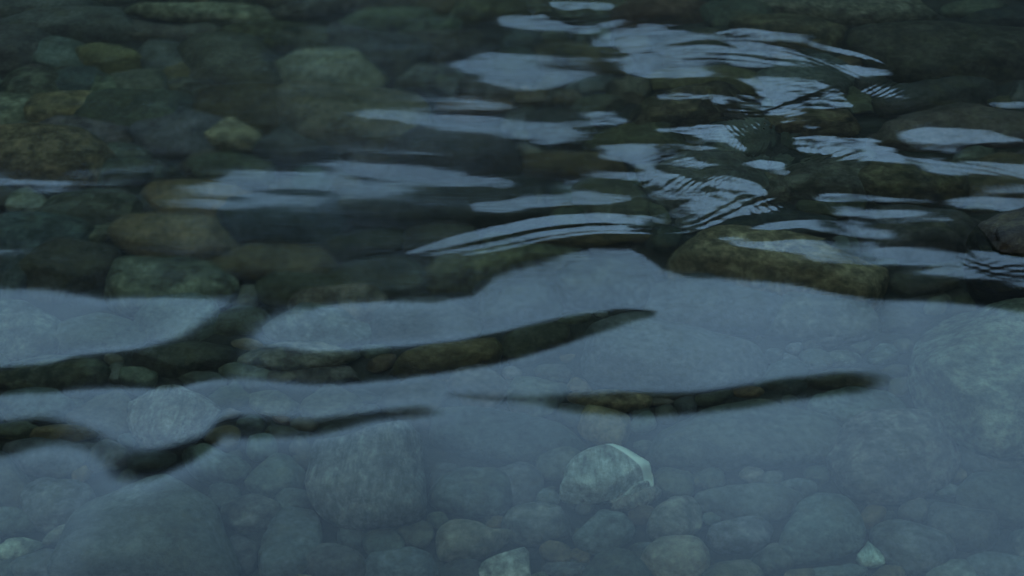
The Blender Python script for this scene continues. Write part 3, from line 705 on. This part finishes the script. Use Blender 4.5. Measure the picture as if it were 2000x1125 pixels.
 ((470,1085,36,40,15),'slate','plain',R_,"slate stone touching the right flank of the great smooth boulder",dict(bright=.75)),
 ((486,843,33,20,0),'dark','mottled',C_,"dark round cobble at the left end of the middle trough",dict(bright=1.3)),
 ((592,843,30,15,0),'brown','plain',P_,"brown pebble in the middle trough",dict(bright=.55)),
 ((548,862,32,12,0),'green','plain',P_,"green pebble in the middle trough",dict(bright=.55)),
 ((538,935,50,40,0),'grey','plain',R_,"round grey stone left of the big blocky boulder",dict(bright=.75)),
 ((568,978,36,18,-15),'grey','plain',C_,"grey cobble under the round grey stone",dict(bright=.65)),
 (([603,900],[612,865],[660,838],[740,825],[800,838],[825,865],[828,950],[822,1005],[780,1025],[700,1032],[640,1018],[600,975]),'grey','striped',B,"big blocky boulder with faint upright streaks, bottom left of centre",dict(bright=1.15,lift=1.1)),
 ((565,1068,48,74,28),'grey','plain',B,"long grey boulder leaning right at the bottom left",dict(bright=.9)),
 ((655,1108,58,38,10),'slate','plain',R_,"slate stone at the bottom edge below the blocky boulder"),
 (([690,1140],[712,1094],[760,1085],[800,1070],[832,1078],[848,1105],[840,1145]),'grey','plain',R_,"grey humped stone at the bottom edge left of the brown one",dict(bright=.9)),
 (([832,1062],[850,1036],[890,1020],[930,1024],[960,1040],[1000,1043],[988,1060],[955,1085],[905,1100],[850,1092]),(.15,.135,.108),'plain',R_,"brown stone with a beak at its right end, bottom middle",dict(bright=1.3,lift=1.1)),
 ((928,966,80,44,-6),'grey','plain',B,"dim grey boulder above the beaked brown stone",dict(bright=.65)),
 ((864,932,30,28,0),'grey','plain',C_,"round grey cobble right of the big blocky boulder",dict(bright=.6)),
 ((985,860,135,48,4),'grey','plain',B,"broad dim slab left above the striped white stone",dict(bright=.5)),
 ((1012,945,46,36,0),'grey','plain',R_,"dim round stone left of the striped white stone",dict(bright=.6)),
 (([930,1140],[942,1106],[975,1090],[1010,1072],[1031,1080],[1034,1108],[1022,1140]),'white','mottled',C_,"white crusted stone cut by the bottom edge, in the middle",dict(bright=.75,lift=1.2)),
 # ---- lower middle and right
 (([1112,700],[1125,665],[1180,632],[1270,615],[1370,622],[1440,645],[1500,685],[1505,725],[1440,752],[1300,768],[1180,760],[1125,735]),'grey','plain',B,"huge pale dome boulder in the centre right under the sky reflection",dict(bright=.85,lift=1.1)),
 ((1076,725,34,13,0),'grey','plain',P_,"flat pebble left of the huge pale dome boulder",dict(bright=.8)),
 ((995,730,18,12,0),'pale','plain',P_,"tiny pale pebble below the long trough",dict(bright=.6)),
 ((1190,790,84,19,4),'brown','plain',R_,"brown slab in the left half of the right hand trough",dict(bright=.75)),
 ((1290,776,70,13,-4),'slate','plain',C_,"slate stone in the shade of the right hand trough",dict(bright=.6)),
 ((1395,786,38,15,-8),'green','plain',P_,"oval pebble in the middle of the right hand trough",dict(bright=.75,lift=1.2)),
 ((1290,796,26,9,0),'moss','plain',P_,"tiny mossy pebble in the right hand trough",dict(bright=.7)),
 ((1465,775,32,14,0),'brown','plain',P_,"brown pebble right of the oval one in the right hand trough",dict(bright=.5)),
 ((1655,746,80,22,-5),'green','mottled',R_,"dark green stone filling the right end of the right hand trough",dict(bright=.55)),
 ((1597,698,28,19,0),'grey','plain',P_,"round pebble right of the huge pale dome boulder"),
 ((1556,674,16,10,0),'grey','plain',P_,"tiny pebble above the round one",dict(bright=1.1)),
 ((1512,690,18,14,0),'grey','plain',P_,"small pebble against the right foot of the dome boulder",dict(bright=.9)),
 ((1650,697,32,16,0),'grey','plain',P_,"flat pebble in the row above the right hand trough",dict(bright=.95)),
 ((1722,690,28,20,0),'grey','plain',P_,"rounded pebble left of the giant right edge boulder",dict(bright=.9)),
 ((1635,655,36,12,-24),'grey','plain',P_,"slanting pebble above the row of pebbles",dict(bright=.8)),
 (([1770,740],[1768,700],[1795,655],[1835,618],[1880,600],[1960,596],[2080,600],[2120,720],[2080,860],[1960,905],[1850,850],[1795,800]),'grey','mottled',B,"giant pale boulder at the right edge under the sky reflection",dict(bright=1.3,lift=1.1)),
 ((1680,800,84,30,-6),'grey','plain',B,"grey slab below the right end of the right hand trough",dict(bright=.7)),
 ((1455,862,170,56,-4),'slate','plain',B,"wide dim slate boulder right above the striped white stone",dict(bright=.85)),
 (([1092,975],[1100,940],[1115,905],[1145,880],[1200,870],[1232,876],[1262,896],[1282,925],[1288,950],[1262,973],[1210,985],[1145,982]),'pale','striped',R_,"striped white stone with a dark split and a bright chipped corner",dict(bright=1.25,lift=1.2,split=True)),
 ((1238,976,50,13,-24),'pale','striped',C_,"pale streaked sliver of rock leaning on the lower right side of the striped white stone",dict(bright=.75,lift=1.1)),
 ((1085,905,46,30,0),'grey','plain',R_,"dim stone tucked behind the left side of the striped white stone",dict(bright=.65)),
 ((1067,975,23,16,0),'grey','plain',P_,"small rounded pebble at the left foot of the striped white stone",dict(bright=.9)),
 ((1050,1026,66,38,0),'grey','mottled',R_,"mottled dim stone below the small rounded pebble",dict(bright=.7)),
 (([1120,1045],[1135,1015],[1160,998],[1195,994],[1225,1010],[1240,1035],[1225,1065],[1190,1085],[1145,1080],[1122,1065]),'grey','plain',R_,"rounded stone with a pale green left rim under the striped white stone",dict(bright=.85,lift=1.0)),
 (([1262,1045],[1275,1005],[1305,980],[1335,968],[1362,972],[1375,1000],[1368,1035],[1340,1055],[1290,1058]),(.14,.13,.11),'mottled',R_,"mottled brown and grey stone, bottom right of centre",dict(bright=1.4,lift=1.0)),
 ((1460,985,90,32,4),'grey','plain',B,"smooth lens shaped grey boulder, bottom right",dict(bright=.95,lift=1.0)),
 ((1443,1050,66,28,-6),'grey','mottled',R_,"grey stone with a pale smear under the lens shaped boulder",dict(bright=1.05,lift=1.0)),
 ((1390,1015,16,13,0),'grey','plain',P_,"tiny pebble between the mottled brown stone and the lens shaped boulder"),
 ((1323,1095,62,36,0),'moss','plain',R_,"greenish domed stone at the bottom edge right of centre",dict(bright=1.3,lift=1.0)),
 ((1265,1072,20,9,0),'grey','plain',P_,"tiny pebble left of the greenish domed stone"),
 ((1100,1116,44,14,0),'grey','plain',C_,"low cobble at the bottom edge right of the white crusted stone",dict(bright=.7)),
 (([1608,900],[1625,850],[1665,815],[1740,795],[1810,800],[1848,835],[1865,890],[1845,940],[1790,975],[1700,985],[1640,960]),'grey','mottled',B,"huge rough boulder in the lower right",dict(bright=1.1,lift=1.0)),
 (([1520,1080],[1535,1030],[1560,990],[1600,966],[1640,968],[1672,1000],[1690,1040],[1675,1080],[1600,1100],[1545,1100]),'grey','plain',B,"smooth olive grey boulder left of the pointed white stone",dict(bright=1.15,lift=1.0)),
 (([1668,1100],[1684,1078],[1695,1056],[1708,1068],[1720,1088],[1728,1106],[1700,1114]),'white','striped',P_,"small pointed white stone, bottom right",dict(bright=.7,lift=1.3)),
 (([1810,1020],[1820,985],[1880,978],[1940,1000],[1960,1040],[1930,1080],[1870,1075],[1825,1045]),'grey','plain',B,"dim angular boulder in the lower right corner region",dict(bright=.75)),
 (([1700,1040],[1740,1020],[1800,1030],[1860,1060],[1850,1105],[1790,1130],[1740,1110]),'grey','mottled',B,"dim boulder right of the pointed white stone",dict(bright=.7)),
 ((1640,1122,58,12,0),'grey','plain',C_,"low stone at the bottom edge under the smooth olive grey boulder",dict(bright=.9)),
 ((1508,1100,44,28,0),'slate','plain',R_,"slate stone at the bottom edge right of the pale smear stone"),
 ((1955,895,82,40,10),'grey','plain',B,"grey slab at the right edge below the giant boulder",dict(bright=.7)),
 ((1962,975,84,50,0),'slate','plain',B,"dim slate boulder at the right edge, lower right",dict(bright=.85)),
 ((1848,960,26,14,0),'grey','plain',P_,"small pebble at the right foot of the huge rough boulder"),
 ((1948,1112,64,24,0),'grey','plain',R_,"grey stone in the lower right corner",dict(bright=.75)),
 ((1560,956,36,17,10),'grey','plain',C_,"grey cobble between the lens shaped boulder and the huge rough one",dict(bright=.75)),
]

for i, e in enumerate(ST):
    P, col, pat, nm, lab = e[:5]; o = dict(e[5]) if len(e) > 5 else {}
    chipped = o.pop('split', False)
    if chipped: o.update(ang=.7, fine=True); pat = 'chipped'
    if not isinstance(P[0], (list, tuple)): P = ell(*P, seed=i)
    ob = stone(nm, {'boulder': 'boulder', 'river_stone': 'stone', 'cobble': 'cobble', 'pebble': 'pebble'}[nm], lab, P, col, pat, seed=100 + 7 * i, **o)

# the one rock that breaks the surface, at the right edge
def emergent():
    P = smooth_closed([(1906,440),(1925,424),(1970,416),(2040,405),(2110,420),(2120,470),(2060,500),(1990,503),(1950,498),(1925,486),(1908,462)], 3)
    W = at(P[:, 0], P[:, 1], 0.0)
    cen = np.array([(W[:, 0].max() + W[:, 0].min()) / 2, (W[:, 1].max() + W[:, 1].min()) / 2])
    rel = W[:, :2] - cen; a = np.arctan2(rel[:, 1], rel[:, 0]); rr = np.hypot(rel[:, 0], rel[:, 1]); o = np.argsort(a)
    na = 90; th = np.arange(na) / na * 2 * np.pi; th = (th + np.pi) % (2 * np.pi) - np.pi
    R = np.interp(th, a[o], rr[o], period=2 * np.pi) * 1.12
    V, F, T = dome(R, .8, .2, 991, na=na, nr=41, ang=.75, rough=1.0)
    q = V * 1.0
    n = q / np.linalg.norm(q, axis=1, keepdims=True)
    lay = np.abs(Wob(3, 10, 28, 77, (.5, 1.2, 2.0))(q[:, 0], q[:, 1], q[:, 2]))
    V = V - n * (.022 * (1 - np.clip(lay * 2, 0, 1)))[:, None]
    V[:, 2] = np.where(V[:, 2] > 0, V[:, 2] * .55, V[:, 2] * 1.6)
    me = tri_quads(V, F, T, M_STONE['mottled'], "emergent_rock")
    ob = bpy.data.objects.new("emergent_rock", me); COL.objects.link(ob); ob.location = (cen[0], cen[1], -.055)
    ob.color = (.010, .0095, .005, 1)
    ob["label"] = "cracked brown rock breaking the water surface at the right edge"; ob["category"] = "rock"
    PLACED.append(P)
emergent()

# ------------------------------------------------------------------ pebbles that fill the gaps the photo shows
MARKS = [(np.array(P).mean(0), e[4]) for P, e in zip(PLACED, ST) if len(e[4].split()) <= 10]
USED = set()
HUE = dict(slate='slate', green='green grey', grey='grey', brown='brownish', moss='mossy', blue='blue grey')
def gap_label(x, y, col, big):
    near = sorted(MARKS, key=lambda m: math.hypot((m[0][0] - x) * .8, (m[0][1] - y) * 1.3))
    for (c, lab) in near:
        dx, dy = x - c[0], (y - c[1]) * 2
        side = ('right of' if dx > 0 else 'left of') if abs(dx) > abs(dy) else ('below' if dy > 0 else 'above')
        t = "%s %s %s the %s" % (HUE[col], 'cobble' if big else 'pebble', side, lab)
        if t not in USED and len(t.split()) <= 16:
            USED.add(t); return t
def fill():
    gx, gy = np.meshgrid(np.arange(-20, 2024, 8.), np.arange(-14, 1140, 8.))
    best = np.full(gx.shape, -1e9)
    for P in PLACED:
        lo, hi = P.min(0) - 90, P.max(0) + 90
        m = (gx > lo[0]) & (gx < hi[0]) & (gy > lo[1]) & (gy < hi[1])
        best[m] = np.maximum(best[m], sdist(P[::2] if len(P) > 24 else P, gx[m], gy[m]))
    r = np.random.default_rng(5); n = 0
    for k in range(150):
        i = np.argmax(-best); y, x = gy.flat[i], gx.flat[i]; d = min(-best.flat[i], 70)
        if d < 9: break
        rx = d * r.uniform(1.15, 1.5) + 3; ry = rx * (.40 + .35 * np.clip(y / 1125, 0, 1))
        P = ell(x, y, rx, ry, r.uniform(-20, 20), seed=2000 + k, n=12)
        col = ['slate', 'green', 'grey', 'brown', 'moss', 'blue'][r.integers(0, 6)]
        big = rx > 34
        stone('cobble' if big else 'pebble', 'cobble' if big else 'pebble',
              gap_label(x, y, col, big),
              P, col, 'plain', seed=3000 + k, bright=r.uniform(.65, 1.0), lift=.1, hk=.45,
              group='cobbles filling gaps in the stream bed' if big else 'pebbles wedged in the gaps of the stream bed')
        dd = 1 - np.sqrt(((gx - x) / rx)**2 + ((gy - y) / ry)**2)
        best = np.maximum(best, dd * ry)
        n += 1
    print("gap stones", n, "traced", len(ST))
fill()

# loose gravel and cobbles under and all round the traced stones
def gravel():
    r = np.random.default_rng(9); V, F = [], []
    na, nr = 9, 6; off = 0
    ph = np.linspace(-.6, np.pi / 2 - .12, nr); th = np.arange(na) / na * 2 * np.pi
    cosA, sinA = np.cos(th), np.sin(th)
    N = 5200
    for k in range(N):
        x, y = r.uniform(-4.5, 4.5), r.uniform(-.5, 7.5)
        u, v = to_px(x, y, BED); inside = -250 < u < 2250 and -300 < v < 1500
        s = r.uniform(.012, .03) if inside else r.choice([.02, .04, .07, .12]) * r.uniform(.7, 1.3)
        if not inside and abs(x) > 3.2 and k % 2: continue
        rad = s * (1 + .12 * np.sin(2 * th + r.uniform(0, 6)) + .08 * np.sin(3 * th + r.uniform(0, 6)))
        sq = r.uniform(.6, 1); a = r.uniform(0, 3.1); c = s * r.uniform(.4, .6)
        lx = (np.cos(ph)[:, None] ** .8) * (rad * cosA)[None, :]; ly = (np.cos(ph)[:, None] ** .8) * (rad * sinA)[None, :] * sq
        X = x + lx * math.cos(a) - ly * math.sin(a); Y = y + lx * math.sin(a) + ly * math.cos(a)
        Z = BED + .2 * c + c * np.sin(ph)[:, None] + 0 * lx
        V.append(np.stack([X, Y, Z], -1).reshape(-1, 3)); V.append([[x, y, BED + 1.2 * c]])
        i = np.arange(na); j = (i + 1) % na
        for q in range(nr - 1):
            F.append(np.stack([off + q * na + i, off + q * na + j, off + (q + 1) * na + j, off + (q + 1) * na + i], 1))
        b = off + (nr - 1) * na
        F.append(np.stack([b + i, b + j, np.full(na, off + nr * na), np.full(na, off + nr * na)], 1))
        off += nr * na + 1
    V = np.concatenate(V); F = np.concatenate(F)
    me = bpy.data.meshes.new("gravel")
    me.from_pydata(V.tolist(), [], [tuple(f[:3]) if f[2] == f[3] else tuple(f) for f in F.tolist()])
    me.polygons.foreach_set("use_smooth", np.ones(len(me.polygons), bool)); me.materials.append(M_STONE['mottled'])
    o = bpy.data.objects.new("gravel", me); COL.objects.link(o); o.color = (.04, .043, .036, 1)
    o["kind"] = "stuff"; o["label"] = "dark gravel covering the stream bed between the stones"; o["category"] = "gravel"
gravel()
